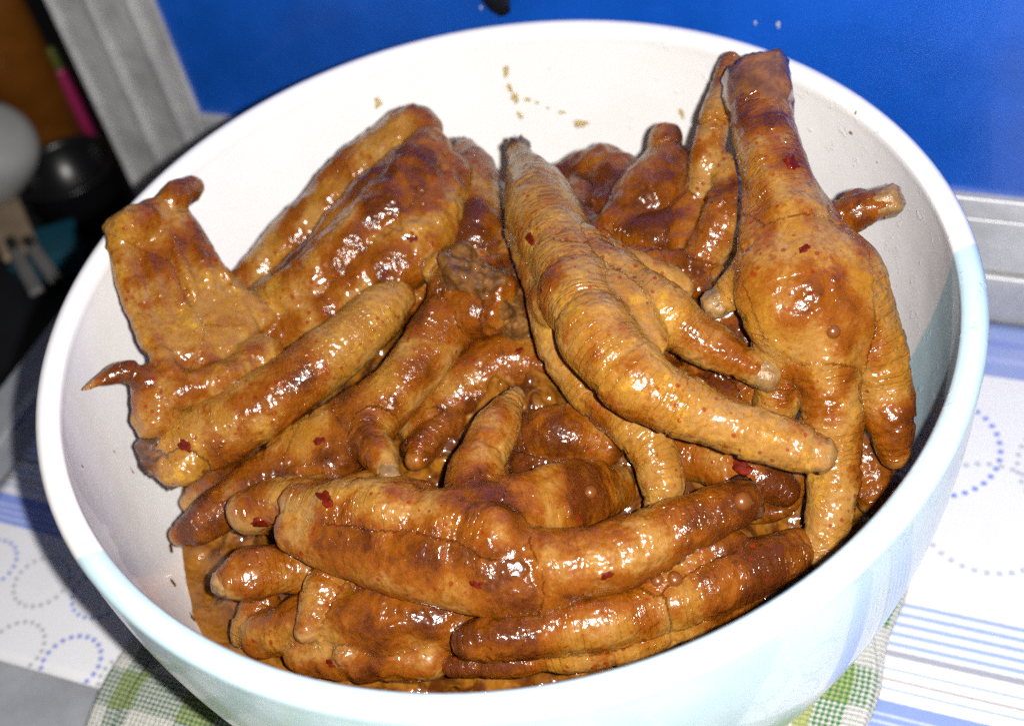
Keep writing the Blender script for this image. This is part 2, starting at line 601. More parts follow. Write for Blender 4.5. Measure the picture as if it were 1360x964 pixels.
# ---------------------------------------------------------------- bowl
ZC = [-.113, -.108, -.1, -.08, -.06, -.04, -.02, 0.0]
RO = [.030, .065, .080, .0945, .1025, .1075, .1095, .11]
TH = .0055
_co = np.polyfit(ZC[2:], RO[2:], 4)
_zd = np.linspace(-.097, 0, 60)
ZC = [-.1105, -.1092, -.1062, -.1024] + _zd.tolist()
RO = [.050, .058, .066, .0735] + np.polyval(_co, _zd).tolist()


def r_out(z):
    return float(np.interp(z, ZC, RO))


def bowl_profile():
    pr = []
    f = r_out
    out = [(0.0, -.1105), (.050, -.1105), (.058, -.1092)]
    out += [(.066, -.1062), (.0735, -.1024)]
    out += [(f(z), z) for z in np.linspace(-.097, -.004, 40)]
    lip = []
    rc = f(-.003) - TH / 2
    for i in range(1, 12):
        a = math.pi * i / 12
        lip.append((rc + (TH / 2 + .0003) * math.cos(a), -.0028 + .0030 * math.sin(a)))
    inn = [(f(z) - TH, z) for z in np.linspace(-.004, -.094, 40)]
    inn += [(.071, -.0985), (.062, -.1022), (.050, -.1045), (.030, -.1055), (0.0, -.106)]
    return out + lip + inn


bowl = link("bowl", lathe(bowl_profile(), 160, "bowl"), GLAZE)
tag(bowl, "deep ceramic bowl glazed white at the back and pale blue in front", "bowl")
part("foot_ring", lathe([(.046, -.1126), (.052, -.1126), (.053, -.1116), (.0525, -.1100), (.0455, -.1100), (.045, -.1116)], 96, "ring", True), GLAZE, bowl)

# ---------------------------------------------------------------- sauce
def sauce_mesh():
    vs, fs = [], []
    nr, na = 120, 260
    for i in range(nr + 1):
        for j in range(na):
            a = 2 * math.pi * j / na
            t = i / nr
            vs.append((math.cos(a), math.sin(a), t))
    v = np.array(vs)
    rho = v[:, 2] * .0985
    x = v[:, 0] * rho; y = v[:, 1] * rho
    d = np.hypot(x - .012, y - .020)
    dome = .031 * np.clip(1 - (d / .086) ** 2, 0, 1) ** 1.0
    z = -.0612 + dome + (.0016 * fbm(np.stack([x * 90, y * 90, x * 0], 1), 3) + .0028 * fbm(np.stack([x * 230, y * 230, x * 0 + 7], 1), 2)) * np.clip((.099 - rho) / .01, .2, 1)
    z += .0022 * vnoise(np.stack([x * 55, y * 55, x * 0 + 3], 1))
    P = np.stack([x, y, z], 1)
    for i in range(nr):
        for j in range(na):
            k = (j + 1) % na
            fs.append((i * na + j, i * na + k, (i + 1) * na + k, (i + 1) * na + j)[::-1])
    me = mesh_from(P, fs, "sauce")
    bm = bmesh.new(); bm.from_mesh(me); bmesh.ops.remove_doubles(bm, verts=bm.verts, dist=1e-6)
    bmesh.ops.recalc_face_normals(bm, faces=bm.faces); bm.to_mesh(me); bm.free()
    return me


sau = link("sauce", sauce_mesh(), SAUCE)
tag(sau, "glossy brown braising sauce pooled between the chicken pieces", "sauce")

# ---------------------------------------------------------------- chicken pieces (joint positions in metres, radius last)
PIECES = {'foot_back': {'chains': [('T', [(0.0542, 0.0537, -0.011, 0.00386), (0.052, 0.0486, -0.013, 0.00444), (0.0489, 0.0436, -0.016, 0.00724)]),
                          ('P', [(0.0531, 0.0454, -0.016, 0.00727), (0.0461, 0.0383, -0.018, 0.00919), (0.0382, 0.032, -0.021, 0.00755)]),
                          ('T',
                           [(0.0352, 0.0321, -0.021, 0.00715), (0.0434, 0.0235, -0.02, 0.00701), (0.0533, 0.027, -0.018, 0.00527),
                            (0.0614, 0.0343, -0.016, 0.00434)]),
                          ('P',
                           [(0.0253, 0.0643, -0.027, 0.00471), (0.0368, 0.0605, -0.024, 0.00719), (0.0398, 0.0498, -0.025, 0.00747),
                            (0.0332, 0.0446, -0.027, 0.0066)]),
                          ('P', [(0.0294, 0.0556, -0.024, 0.00419), (0.0257, 0.0413, -0.022, 0.00487), (0.03, 0.0273, -0.022, 0.00591)])],
               'sauce': 0.72},
 'foot_deep': {'chains': [('S',
                           [(-0.0259, -0.0058, -0.04, 0.0067), (-0.0144, 0.0016, -0.036, 0.00752), (0.0005, 0.0051, -0.033, 0.0081),
                            (0.0103, 0.0003, -0.034, 0.00631)]),
                          ('S', [(-0.0022, -0.0182, -0.038, 0.00594), (0.0074, -0.0215, -0.033, 0.00747), (0.0174, -0.0251, -0.037, 0.00711)]),
                          ('P', [(-0.0266, -0.012, -0.04, 0.00491), (-0.0215, -0.005, -0.038, 0.00611)]),
                          ('T', [(-0.0177, -0.0061, -0.038, 0.00514), (-0.0256, -0.0143, -0.036, 0.00373), (-0.0278, -0.0186, -0.035, 0.00258)]),
                          ('T', [(-0.0048, 0.0085, -0.032, 0.00504), (-0.0108, 0.0126, -0.03, 0.00428), (-0.0161, 0.0101, -0.03, 0.0031)]),
                          ('T', [(-0.0015, -0.0256, -0.038, 0.00475), (0.0089, -0.0298, -0.038, 0.00398), (0.0144, -0.0341, -0.039, 0.00269)])],
               'sauce': 0.66},
 'foot_front': {'chains': [('S',
                            [(0.0439, -0.0553, -0.029, 0.00467), (0.0386, -0.0572, -0.028, 0.00579), (0.0261, -0.0603, -0.027, 0.00688),
                             (0.012, -0.0633, -0.027, 0.00764), (-0.0012, -0.0626, -0.027, 0.00782)]),
                           ('F',
                            [(0.0086, -0.0636, -0.027, 0.00715), (-0.0062, -0.0632, -0.026, 0.00941), (-0.0188, -0.0593, -0.025, 0.01013),
                             (-0.0315, -0.0527, -0.025, 0.00963), (-0.0429, -0.0463, -0.025, 0.00843), (-0.0513, -0.0415, -0.025, 0.00751),
                             (-0.0564, -0.0384, -0.025, 0.00653)]),
                           ('T',
                            [(-0.011, -0.0567, -0.021, 0.00683), (-0.0235, -0.0478, -0.022, 0.00734), (-0.0366, -0.0417, -0.022, 0.00745),
                             (-0.0487, -0.0365, -0.023, 0.00687), (-0.0555, -0.0324, -0.024, 0.00556)]),
                           ('T',
                            [(-0.0071, -0.0583, -0.026, 0.00558), (-0.0122, -0.0509, -0.025, 0.00601), (-0.0146, -0.0418, -0.022, 0.00643),
                             (-0.0099, -0.0319, -0.021, 0.00622), (-0.0047, -0.0236, -0.021, 0.00564), (-0.0011, -0.0184, -0.021, 0.00339)]),
                           ('T',
                            [(-0.0278, -0.0433, -0.029, 0.00755), (-0.0417, -0.0347, -0.031, 0.00704), (-0.0542, -0.0276, -0.032, 0.00717),
                             (-0.0636, -0.0238, -0.033, 0.00688), (-0.0702, -0.024, -0.034, 0.00581)]),
                           ('F',
                            [(-0.0123, -0.0518, -0.023, 0.0096), (-0.001, -0.0481, -0.026, 0.00976), (0.0097, -0.0434, -0.031, 0.00862),
                             (0.0193, -0.0366, -0.039, 0.00571)]),
                           ('F', [(-0.0134, -0.0395, -0.022, 0.00749), (-0.0127, -0.0486, -0.023, 0.01068), (-0.0103, -0.0575, -0.026, 0.01053)]),
                           ('P',
                            [(-0.0273, -0.038, -0.029, 0.00625), (-0.0379, -0.0294, -0.032, 0.00571), (-0.0525, -0.0203, -0.034, 0.00329),
                             (-0.059, -0.0168, -0.034, 0.00148)])],
                'ends': [((0.0456, -0.0549, -0.029, 0.00467), (0.037, -0.0571, -0.028), 'bone'),
                         ((0.0001, -0.0165, -0.021, 0.00197), (-0.0047, -0.0236, -0.021), 'nail')],
                'sauce': 0.47},
 'foot_middle': {'chains': [('S',
                             [(0.0146, 0.0629, -0.013, 0.00353), (0.0152, 0.0513, -0.01, 0.00484), (0.016, 0.0341, -0.006, 0.00907),
                              (0.0169, 0.0173, -0.003, 0.00962), (0.0185, 0.0019, -0.001, 0.00854)]),
                            ('P', [(0.0117, 0.0264, -0.008, 0.00534), (0.012, 0.0079, -0.007, 0.00548), (0.013, -0.0054, -0.005, 0.00601)]),
                            ('T',
                             [(0.0172, 0.0157, -0.003, 0.00811), (0.0188, -0.0062, -0.001, 0.00908), (0.0205, -0.0241, 0.0, 0.00901),
                              (0.0266, -0.0369, -0.004, 0.00801), (0.0363, -0.0436, -0.009, 0.00717), (0.0491, -0.0511, -0.013, 0.00646),
                              (0.0562, -0.0548, -0.015, 0.00579), (0.0604, -0.0571, -0.016, 0.00449)]),
                            ('T',
                             [(0.0181, 0.0154, -0.003, 0.00774), (0.0241, -0.0016, -0.002, 0.00778), (0.0327, -0.0107, -0.004, 0.00748),
                              (0.043, -0.0213, -0.01, 0.0062), (0.0514, -0.0286, -0.014, 0.0053), (0.0561, -0.032, -0.016, 0.00392)]),
                            ('T',
                             [(0.0133, 0.0085, -0.008, 0.00624), (0.0126, -0.0065, -0.014, 0.00612), (0.0158, -0.0185, -0.021, 0.00552),
                              (0.0239, -0.03, -0.025, 0.00596), (0.0281, -0.0385, -0.029, 0.00607), (0.0278, -0.0447, -0.033, 0.00535),
                              (0.0256, -0.0475, -0.035, 0.00345)]),
                            ('P', [(0.0224, 0.0094, -0.004, 0.00547), (0.0353, 0.0024, -0.009, 0.00508), (0.044, -0.003, -0.013, 0.00398)]),
                            ('F',
                             [(0.0175, 0.0142, -0.003, 0.00845), (0.021, -0.0032, -0.002, 0.01128), (0.0244, -0.0184, -0.002, 0.01122),
                              (0.0275, -0.025, -0.005, 0.00844)])],
                 'ends': [((0.0147, 0.0657, -0.013, 0.00313), (0.0152, 0.0523, -0.01), 'bone'),
                          ((0.0571, -0.0335, -0.016, 0.00391), (0.0527, -0.0302, -0.014), 'nail'),
                          ((0.0617, -0.0581, -0.016, 0.00304), (0.0575, -0.0558, -0.015), 'nail')],
                 'sauce': 0.22},
 'foot_right': {'chains': [('S',
                            [(0.0724, 0.0263, 0.011, 0.00767), (0.0713, 0.0172, 0.01, 0.00771), (0.0707, 0.0051, 0.007, 0.00808),
                             (0.0704, -0.0067, 0.003, 0.00967)]),
                           ('T',
                            [(0.0708, 0.0003, 0.004, 0.00753), (0.0751, -0.0143, -0.001, 0.00839), (0.0788, -0.0245, -0.007, 0.00798),
                             (0.0813, -0.0308, -0.015, 0.00734), (0.0821, -0.037, -0.024, 0.00671), (0.0818, -0.0437, -0.031, 0.00568),
                             (0.0816, -0.0473, -0.036, 0.00398)]),
                           ('T',
                            [(0.0708, 0.0003, 0.004, 0.00788), (0.0697, -0.0162, 0.0, 0.00885), (0.0691, -0.0274, -0.006, 0.00841),
                             (0.0689, -0.0359, -0.017, 0.00695), (0.0672, -0.0471, -0.03, 0.00665), (0.0625, -0.0579, -0.04, 0.00579),
                             (0.0579, -0.0628, -0.045, 0.00409)]),
                           ('T',
                            [(0.07, 0.0006, 0.004, 0.00718), (0.0652, -0.0123, -0.001, 0.00809), (0.063, -0.0234, -0.008, 0.00802),
                             (0.06, -0.0298, -0.018, 0.00672), (0.0567, -0.0348, -0.026, 0.00539), (0.0544, -0.0377, -0.03, 0.00383)]),
                           ('T',
                            [(0.0684, -0.0075, 0.002, 0.00691), (0.0611, -0.0112, -0.002, 0.00554), (0.0553, -0.0138, -0.005, 0.00468),
                             (0.0514, -0.0149, -0.007, 0.00399), (0.0492, -0.0151, -0.008, 0.00313)]),
                           ('F',
                            [(0.0707, 0.005, 0.006, 0.00845), (0.0698, -0.0093, 0.002, 0.01308), (0.0697, -0.0205, -0.002, 0.0176),
                             (0.0701, -0.0276, -0.008, 0.01639), (0.0703, -0.0324, -0.014, 0.01119)])],
                'ends': [((0.0741, 0.0333, 0.012, 0.00851), (0.0713, 0.0188, 0.01), 'cuff'),
                         ((0.0479, -0.0158, -0.008, 0.0033), (0.052, -0.0145, -0.007), 'nail')],
                'sauce': 0.33},
 'foot_right_low': {'chains': [('S',
                                [(0.0345, -0.0312, -0.038, 0.00595), (0.0437, -0.0381, -0.037, 0.0062), (0.0509, -0.0441, -0.037, 0.00524),
                                 (0.0559, -0.0484, -0.04, 0.00348)]),
                               ('T', [(0.0406, -0.0299, -0.033, 0.00482), (0.0528, -0.032, -0.032, 0.00479)]),
                               ('T', [(0.0485, -0.0459, -0.048, 0.00286), (0.0559, -0.0483, -0.046, 0.00248), (0.059, -0.0443, -0.042, 0.00318)]),
                               ('T', [(0.0492, -0.0347, -0.036, 0.00427), (0.0536, -0.0411, -0.036, 0.00386), (0.0557, -0.045, -0.037, 0.00279)])],
                    'sauce': 0.6},
 'foot_rim': {'chains': [('T',
                          [(-0.0227, -0.0708, -0.036, 0.0036), (-0.0173, -0.072, -0.035, 0.00471), (-0.0059, -0.0724, -0.036, 0.00537),
                           (0.0072, -0.0732, -0.037, 0.00587), (0.0228, -0.0705, -0.039, 0.00626)]),
                         ('S',
                          [(0.0228, -0.0705, -0.039, 0.00643), (0.0375, -0.0661, -0.041, 0.0067), (0.0506, -0.0626, -0.043, 0.0056),
                           (0.0546, -0.0609, -0.044, 0.00478)]),
                         ('T',
                          [(-0.0275, -0.07, -0.046, 0.00235), (-0.0174, -0.0729, -0.045, 0.003), (-0.0056, -0.0742, -0.044, 0.00364),
                           (0.006, -0.0758, -0.043, 0.00411), (0.0234, -0.0734, -0.044, 0.00448), (0.042, -0.068, -0.046, 0.00388)]),
                         ('P', [(0.0196, -0.0697, -0.039, 0.00661), (0.0262, -0.0644, -0.036, 0.00498), (0.039, -0.061, -0.037, 0.00403)])],
              'sauce': 0.55},
 'foot_shank_left': {'chains': [('S',
                                 [(-0.0085, 0.0203, -0.023, 0.00759), (-0.0156, 0.0123, -0.024, 0.00748), (-0.0274, -0.0, -0.027, 0.00734),
                                  (-0.0393, -0.0071, -0.03, 0.00728)]),
                                ('M',
                                 [(-0.0126, 0.0274, -0.018, 0.00508), (-0.0051, 0.023, -0.017, 0.0058), (-0.0001, 0.0138, -0.018, 0.0057),
                                  (-0.0017, 0.0094, -0.02, 0.00529)]),
                                ('S', [(-0.0104, 0.0225, -0.019, 0.00679), (-0.0052, 0.0119, -0.02, 0.00627)]),
                                ('T',
                                 [(-0.035, -0.005, -0.029, 0.00673), (-0.0477, -0.0067, -0.033, 0.00639), (-0.0592, -0.0088, -0.036, 0.00641),
                                  (-0.0711, -0.0121, -0.04, 0.00623), (-0.0831, -0.015, -0.044, 0.00568), (-0.0909, -0.0166, -0.046, 0.00341)]),
                                ('T',
                                 [(-0.0351, -0.0062, -0.029, 0.00634), (-0.0442, -0.0126, -0.033, 0.00576), (-0.0571, -0.0147, -0.038, 0.0058),
                                  (-0.0705, -0.0184, -0.044, 0.00508)]),
                                ('T',
                                 [(-0.034, -0.004, -0.029, 0.00637), (-0.0373, -0.013, -0.029, 0.0057), (-0.0348, -0.0213, -0.028, 0.00486),
                                  (-0.0336, -0.0268, -0.028, 0.0032)]),
                                ('T',
                                 [(-0.0657, -0.0054, -0.042, 0.00577), (-0.0788, -0.0024, -0.046, 0.00547), (-0.0862, -0.001, -0.049, 0.00473),
                                  (-0.0905, -0.0016, -0.052, 0.00357)]),
                                ('F',
                                 [(-0.037, -0.0056, -0.029, 0.00784), (-0.0488, -0.0101, -0.033, 0.01008), (-0.0592, -0.0096, -0.036, 0.00828)])],
                     'ends': [((-0.0042, 0.0195, -0.017, 0.00959), (-0.012, 0.0137, -0.021), 'knob'),
                              ((0.0012, 0.0118, -0.02, 0.0057), (-0.0045, 0.0124, -0.022), 'knob'),
                              ((-0.0334, -0.0287, -0.028, 0.00301), (-0.0342, -0.0232, -0.028), 'nail')],
                     'sauce': 0.55},
 'foot_stub': {'chains': [('S',
                           [(-0.0004, 0.0759, -0.02, 0.00518), (0.001, 0.0658, -0.02, 0.00678), (-0.0002, 0.0511, -0.02, 0.00741),
                            (-0.0035, 0.0401, -0.022, 0.00809), (-0.0141, 0.0384, -0.027, 0.00815), (-0.0279, 0.036, -0.032, 0.00779)]),
                          ('P', [(0.0055, 0.0655, -0.028, 0.00516), (0.0056, 0.0497, -0.026, 0.0054), (0.0027, 0.0379, -0.026, 0.00609)]),
                          ('M', [(0.0043, 0.0362, -0.025, 0.00687), (0.0064, 0.0199, -0.023, 0.00622), (0.0046, 0.0111, -0.025, 0.0046)]),
                          ('M', [(-0.0051, 0.0178, -0.03, 0.0059), (0.0036, 0.0094, -0.03, 0.0058)])],
               'ends': [((-0.0009, 0.0804, -0.02, 0.00435), (0.0003, 0.0696, -0.02), 'bone'),
                        ((0.0057, 0.017, -0.022, 0.00617), (0.0042, 0.0321, -0.024), 'knob'),
                        ((0.0041, 0.0077, -0.025, 0.00457), (0.002, 0.018, -0.024), 'knob')],
               'sauce': 0.6},
 'foot_sunken': {'chains': [('T',
                             [(-0.0556, -0.0371, -0.042, 0.00557), (-0.0646, -0.0394, -0.038, 0.00584), (-0.0722, -0.0417, -0.035, 0.00559),
                              (-0.0752, -0.0427, -0.034, 0.00435)]),
                            ('T',
                             [(-0.0478, -0.0377, -0.04, 0.00553), (-0.052, -0.0472, -0.037, 0.00538), (-0.0557, -0.0528, -0.038, 0.00498),
                              (-0.059, -0.0572, -0.04, 0.00341)]),
                            ('P',
                             [(-0.0733, -0.0475, -0.051, 0.00502), (-0.0613, -0.0499, -0.047, 0.00636), (-0.0479, -0.0537, -0.043, 0.00867),
                              (-0.0356, -0.0575, -0.042, 0.00925), (-0.0254, -0.0585, -0.043, 0.00789)]),
                            ('P', [(-0.0624, -0.056, -0.05, 0.00491), (-0.0479, -0.0605, -0.048, 0.00622), (-0.0321, -0.0638, -0.047, 0.0065)]),
                            ('P', [(-0.049, -0.0389, -0.041, 0.00714), (-0.0382, -0.052, -0.04, 0.00864)]),
                            ('T', [(-0.039, -0.0513, -0.044, 0.00454), (-0.0465, -0.0591, -0.043, 0.00377), (-0.0514, -0.0627, -0.044, 0.00272)]),
                            ('T', [(-0.0709, -0.0392, -0.05, 0.00474), (-0.0765, -0.0446, -0.051, 0.00361), (-0.0779, -0.0462, -0.053, 0.00253)])],
                 'ends': [((-0.0766, -0.0429, -0.034, 0.00348), (-0.0704, -0.0409, -0.036), 'nail')],
                 'sauce': 0.55},
 'foot_under': {'chains': [('P',
                            [(0.0383, -0.0027, -0.03, 0.00754), (0.05, -0.0026, -0.027, 0.00786), (0.0577, -0.0091, -0.027, 0.00738),
                             (0.0594, -0.0159, -0.03, 0.00549)]),
                           ('M', [(0.0321, -0.0192, -0.034, 0.0066), (0.0434, -0.0194, -0.032, 0.00657), (0.0526, -0.0234, -0.032, 0.00615)]),
                           ('T', [(0.0458, -0.011, -0.028, 0.00553), (0.0542, -0.0212, -0.028, 0.00504), (0.057, -0.0301, -0.03, 0.00461)])],
                'sauce': 0.62},
 'shank_bone': {'chains': [('S',
                            [(-0.0891, -0.0013, -0.031, 0.00757), (-0.0824, -0.0011, -0.03, 0.00851), (-0.0688, 0.0007, -0.027, 0.00867),
                             (-0.052, 0.0059, -0.023, 0.00812), (-0.0374, 0.014, -0.021, 0.00765), (-0.0276, 0.0219, -0.02, 0.0066),
                             (-0.0244, 0.0243, -0.02, 0.00488)]),
                           ('S', [(-0.0906, 0.0021, -0.031, 0.00496), (-0.0861, -0.0084, -0.03, 0.00484), (-0.0833, -0.0075, -0.03, 0.00559)])],
                'ends': [((-0.0924, -0.0029, -0.031, 0.00679), (-0.0833, -0.0013, -0.03), 'bone')],
                'sauce': 0.33},
 'toe_right': {'chains': [('T',
                           [(0.0784, 0.0007, -0.008, 0.00433), (0.084, -0.0014, -0.003, 0.00461), (0.0897, -0.0028, -0.0, 0.00439),
                            (0.0935, -0.0043, 0.002, 0.004)]),
                          ('P', [(0.0865, 0.002, 0.0, 0.00213), (0.0887, 0.0011, 0.001, 0.00194)])],
               'ends': [((0.095, -0.004, 0.002, 0.00401), (0.0906, -0.0028, 0.0), 'nail')],
               'sauce': 0.3},
 'toe_shaded': {'chains': [('T', [(0.0769, -0.0352, -0.048, 0.00622), (0.0785, -0.042, -0.052, 0.00582), (0.0792, -0.0457, -0.055, 0.00436)])],
                'sauce': 0.8},
 'toes_back': {'chains': [('T',
                           [(0.0738, 0.0576, 0.005, 0.00316), (0.0702, 0.0514, 0.003, 0.00392), (0.0645, 0.0398, 0.0, 0.00424),
                            (0.0603, 0.0337, -0.004, 0.00461), (0.0583, 0.0295, -0.01, 0.00482)]),
                          ('T',
                           [(0.0645, 0.0307, -0.006, 0.00345), (0.0631, 0.0222, -0.008, 0.00473), (0.0585, 0.0139, -0.011, 0.00542),
                            (0.0535, 0.01, -0.015, 0.00543), (0.0479, 0.0063, -0.019, 0.00581)]),
                          ('P', [(0.0589, 0.0359, -0.014, 0.00591), (0.05, 0.0183, -0.02, 0.00693)]),
                          ('M', [(0.05, 0.007, -0.019, 0.00675), (0.0418, 0.0088, -0.02, 0.0068), (0.0361, 0.0187, -0.022, 0.00658)])],
               'sauce': 0.45},
 'wing': {'chains': [('W',
                      [(-0.0669, 0.0543, -0.03, 0.00507), (-0.0533, 0.0613, -0.025, 0.00721), (-0.037, 0.0675, -0.018, 0.00846),
                       (-0.0197, 0.0752, -0.012, 0.00891), (-0.0101, 0.0763, -0.008, 0.00717)]),
                     ('W',
                      [(-0.0613, 0.0339, -0.024, 0.00602), (-0.0489, 0.0346, -0.02, 0.00797), (-0.0337, 0.0396, -0.014, 0.00834),
                       (-0.0175, 0.0508, -0.01, 0.00906), (-0.0091, 0.066, -0.008, 0.00703)]),
                     ('W',
                      [(-0.0622, 0.0435, -0.028, 0.00577), (-0.0455, 0.0452, -0.021, 0.00693), (-0.0285, 0.0536, -0.014, 0.00817),
                       (-0.0141, 0.0606, -0.009, 0.00779)]),
                     ('W',
                      [(-0.0538, 0.0292, -0.026, 0.00599), (-0.0361, 0.0315, -0.021, 0.00833), (-0.0155, 0.0408, -0.015, 0.00958),
                       (-0.0058, 0.0589, -0.014, 0.00785)]),
                     ('W',
                      [(-0.0603, 0.0279, -0.027, 0.00479), (-0.0431, 0.0296, -0.024, 0.00756), (-0.0255, 0.0382, -0.022, 0.00927),
                       (-0.0091, 0.0509, -0.02, 0.00988), (-0.0049, 0.0637, -0.018, 0.00756)]),
                     ('W',
                      [(-0.0728, 0.0643, -0.001, 0.00325), (-0.0762, 0.0591, 0.001, 0.004), (-0.0824, 0.0531, 0.002, 0.00473),
                       (-0.0887, 0.0461, 0.004, 0.00465), (-0.0919, 0.0459, 0.004, 0.00348)]),
                     ('W',
                      [(-0.0919, 0.0463, 0.004, 0.00349), (-0.0915, 0.0402, 0.0, 0.00328), (-0.0902, 0.0303, -0.006, 0.00306),
                       (-0.0869, 0.0191, -0.011, 0.00321), (-0.0826, 0.0083, -0.015, 0.0041)]),
                     ('W',
                      [(-0.0757, 0.054, -0.002, 0.00199), (-0.0708, 0.0419, -0.009, 0.00257), (-0.0653, 0.0309, -0.017, 0.00393),
                       (-0.0618, 0.0292, -0.022, 0.00514)]),
                     ('W', [(-0.0824, 0.0049, -0.017, 0.00483), (-0.0724, 0.0077, -0.02, 0.0049), (-0.0611, 0.0169, -0.022, 0.0054)]),
                     ('W', [(-0.0836, 0.0108, -0.016, 0.00526), (-0.0878, 0.0057, -0.019, 0.00711), (-0.0887, 0.001, -0.022, 0.00597)]),
                     ('T',
                      [(-0.0869, 0.007, -0.015, 0.00446), (-0.0918, 0.009, -0.011, 0.00314), (-0.0969, 0.0066, -0.009, 0.00201),
                       (-0.101, 0.0011, -0.006, 0.00072)])],
          'sauce': 0.45,
          'sheets': [[(-0.0918, 0.0474, 0.003), (-0.0739, 0.0525, 0.0), (-0.0614, 0.0228, -0.02), (-0.0825, 0.0053, -0.016), 0.003]]}}

LABELS = {
    'wing': ("chicken_wing", "braised chicken wing with its ragged wing tip leaning on the left rim", "chicken wing"),
    'shank_bone': ("chicken_shank", "straight skinned shank lying just below the wing, no toes", "chicken shank"),
    'foot_shank_left': ("chicken_paw", "chicken foot with dark knobbly bone end in the centre, toes pointing left", "chicken foot"),
    'foot_front': ("chicken_paw", "wide saucy chicken foot lying across the front with one toe raised", "chicken foot"),
    'foot_sunken': ("chicken_paw", "half sunken chicken foot at front left, two round toe ends poking out", "chicken foot"),
    'foot_rim': ("chicken_paw", "long chicken foot lying lowest along the front right inside of the rim", "chicken foot"),
    'foot_middle': ("chicken_paw", "topmost chicken foot in the middle with long pale toes pointing right", "chicken foot"),
    'foot_right': ("chicken_paw", "largest chicken foot standing upright at right, toes hanging down", "chicken foot"),
    'toes_back': ("chicken_paw", "chicken foot behind the upright one, thin toe reaching the back rim", "chicken foot"),
    'toe_right': ("chicken_toe", "short toe sticking out to the right behind the upright foot", "chicken toe"),
    'foot_back': ("chicken_paw", "curled dark saucy chicken foot at the back with short stub upwards", "chicken foot"),
    'foot_stub': ("chicken_paw", "dark stubby chicken foot right of the wing, end pointing up", "chicken foot"),
    'foot_deep': ("chicken_paw", "dark sauce covered foot deep in the centre under the topmost foot", "chicken foot"),
    'foot_right_low': ("chicken_paw", "saucy foot under the long pale toe, right of the curved toe", "chicken foot"),
    'foot_under': ("chicken_paw", "sauce covered foot hidden under the topmost foot's two long toes", "chicken foot"),
    'toe_shaded': ("chicken_toe", "shaded toe end behind the hanging toes near the right wall", "chicken toe"),
}
VOX = .00060


def resample(nodes, step=.0014):
    p = np.array([n[:3] for n in nodes]); r = np.array([n[3] for n in nodes])
    if len(p) == 2:
        p = np.array([p[0], (p[0] + p[1]) / 2, p[1]]); r = np.array([r[0], r.mean(), r[1]])
    d = np.r_[0, np.cumsum(np.linalg.norm(np.diff(p, axis=0), axis=1))]
    n = max(6, int(d[-1] / step))
    t = np.linspace(0, d[-1], n)
    m = np.gradient(p, d, axis=0); mr = np.gradient(r, d)
    k = np.clip(np.searchsorted(d, t) - 1, 0, len(d) - 2)
    h = (d[k + 1] - d[k]); s = (t - d[k]) / h
    h00 = 2 * s**3 - 3 * s**2 + 1; h10 = s**3 - 2 * s**2 + s; h01 = -2 * s**3 + 3 * s**2; h11 = s**3 - s**2
    P = h00[:, None] * p[k] + (h10 * h)[:, None] * m[k] + h01[:, None] * p[k + 1] + (h11 * h)[:, None] * m[k + 1]
    Rr = h00 * r[k] + h10 * h * mr[k] + h01 * r[k + 1] + h11 * h * mr[k + 1]
    return P, np.maximum(Rr, .0004), t


def tube_arrays(P, Rr, seg=22, flat=1.0, up=(.13, .22, 1.0)):
    tn = np.gradient(P, axis=0); tn /= np.linalg.norm(tn, axis=1)[:, None]
    # end caps: extra rings
    rows = []
    for k in range(1, 6):
        a = (k / 6) * math.pi / 2
        rows.append((P[0] - tn[0] * Rr[0] * math.cos(a) * .8, Rr[0] * math.sin(a), tn[0]))
    for q, r, t in zip(P, Rr, tn):
        rows.append((q, r, t))
    for k in range(5, 0, -1):
        a = (k / 6) * math.pi / 2
        rows.append((P[-1] + tn[-1] * Rr[-1] * math.cos(a) * .8, Rr[-1] * math.sin(a), tn[-1]))
    up = np.array(up)
    x = np.cross(up, rows[0][2]); x /= np.linalg.norm(x)
    vs, fs = [], []
    ang = np.linspace(0, 2 * math.pi, seg, endpoint=False)
    for q, r, t in rows:
        x = x - t * (x @ t); x /= np.linalg.norm(x)
        y = np.cross(t, x)
        vs.append(q + r * (np.cos(ang)[:, None] * x + flat * np.sin(ang)[:, None] * y))
    vs = np.concatenate(vs)
    n = len(rows)
    for i in range(n - 1):
        for j in range(seg):
            k = (j + 1) % seg
            fs.append((i * seg + j, i * seg + k, (i + 1) * seg + k, (i + 1) * seg + j))
    fs.append(tuple(range(seg - 1, -1, -1))); fs.append(tuple((n - 1) * seg + j for j in range(seg)))
    return vs, fs


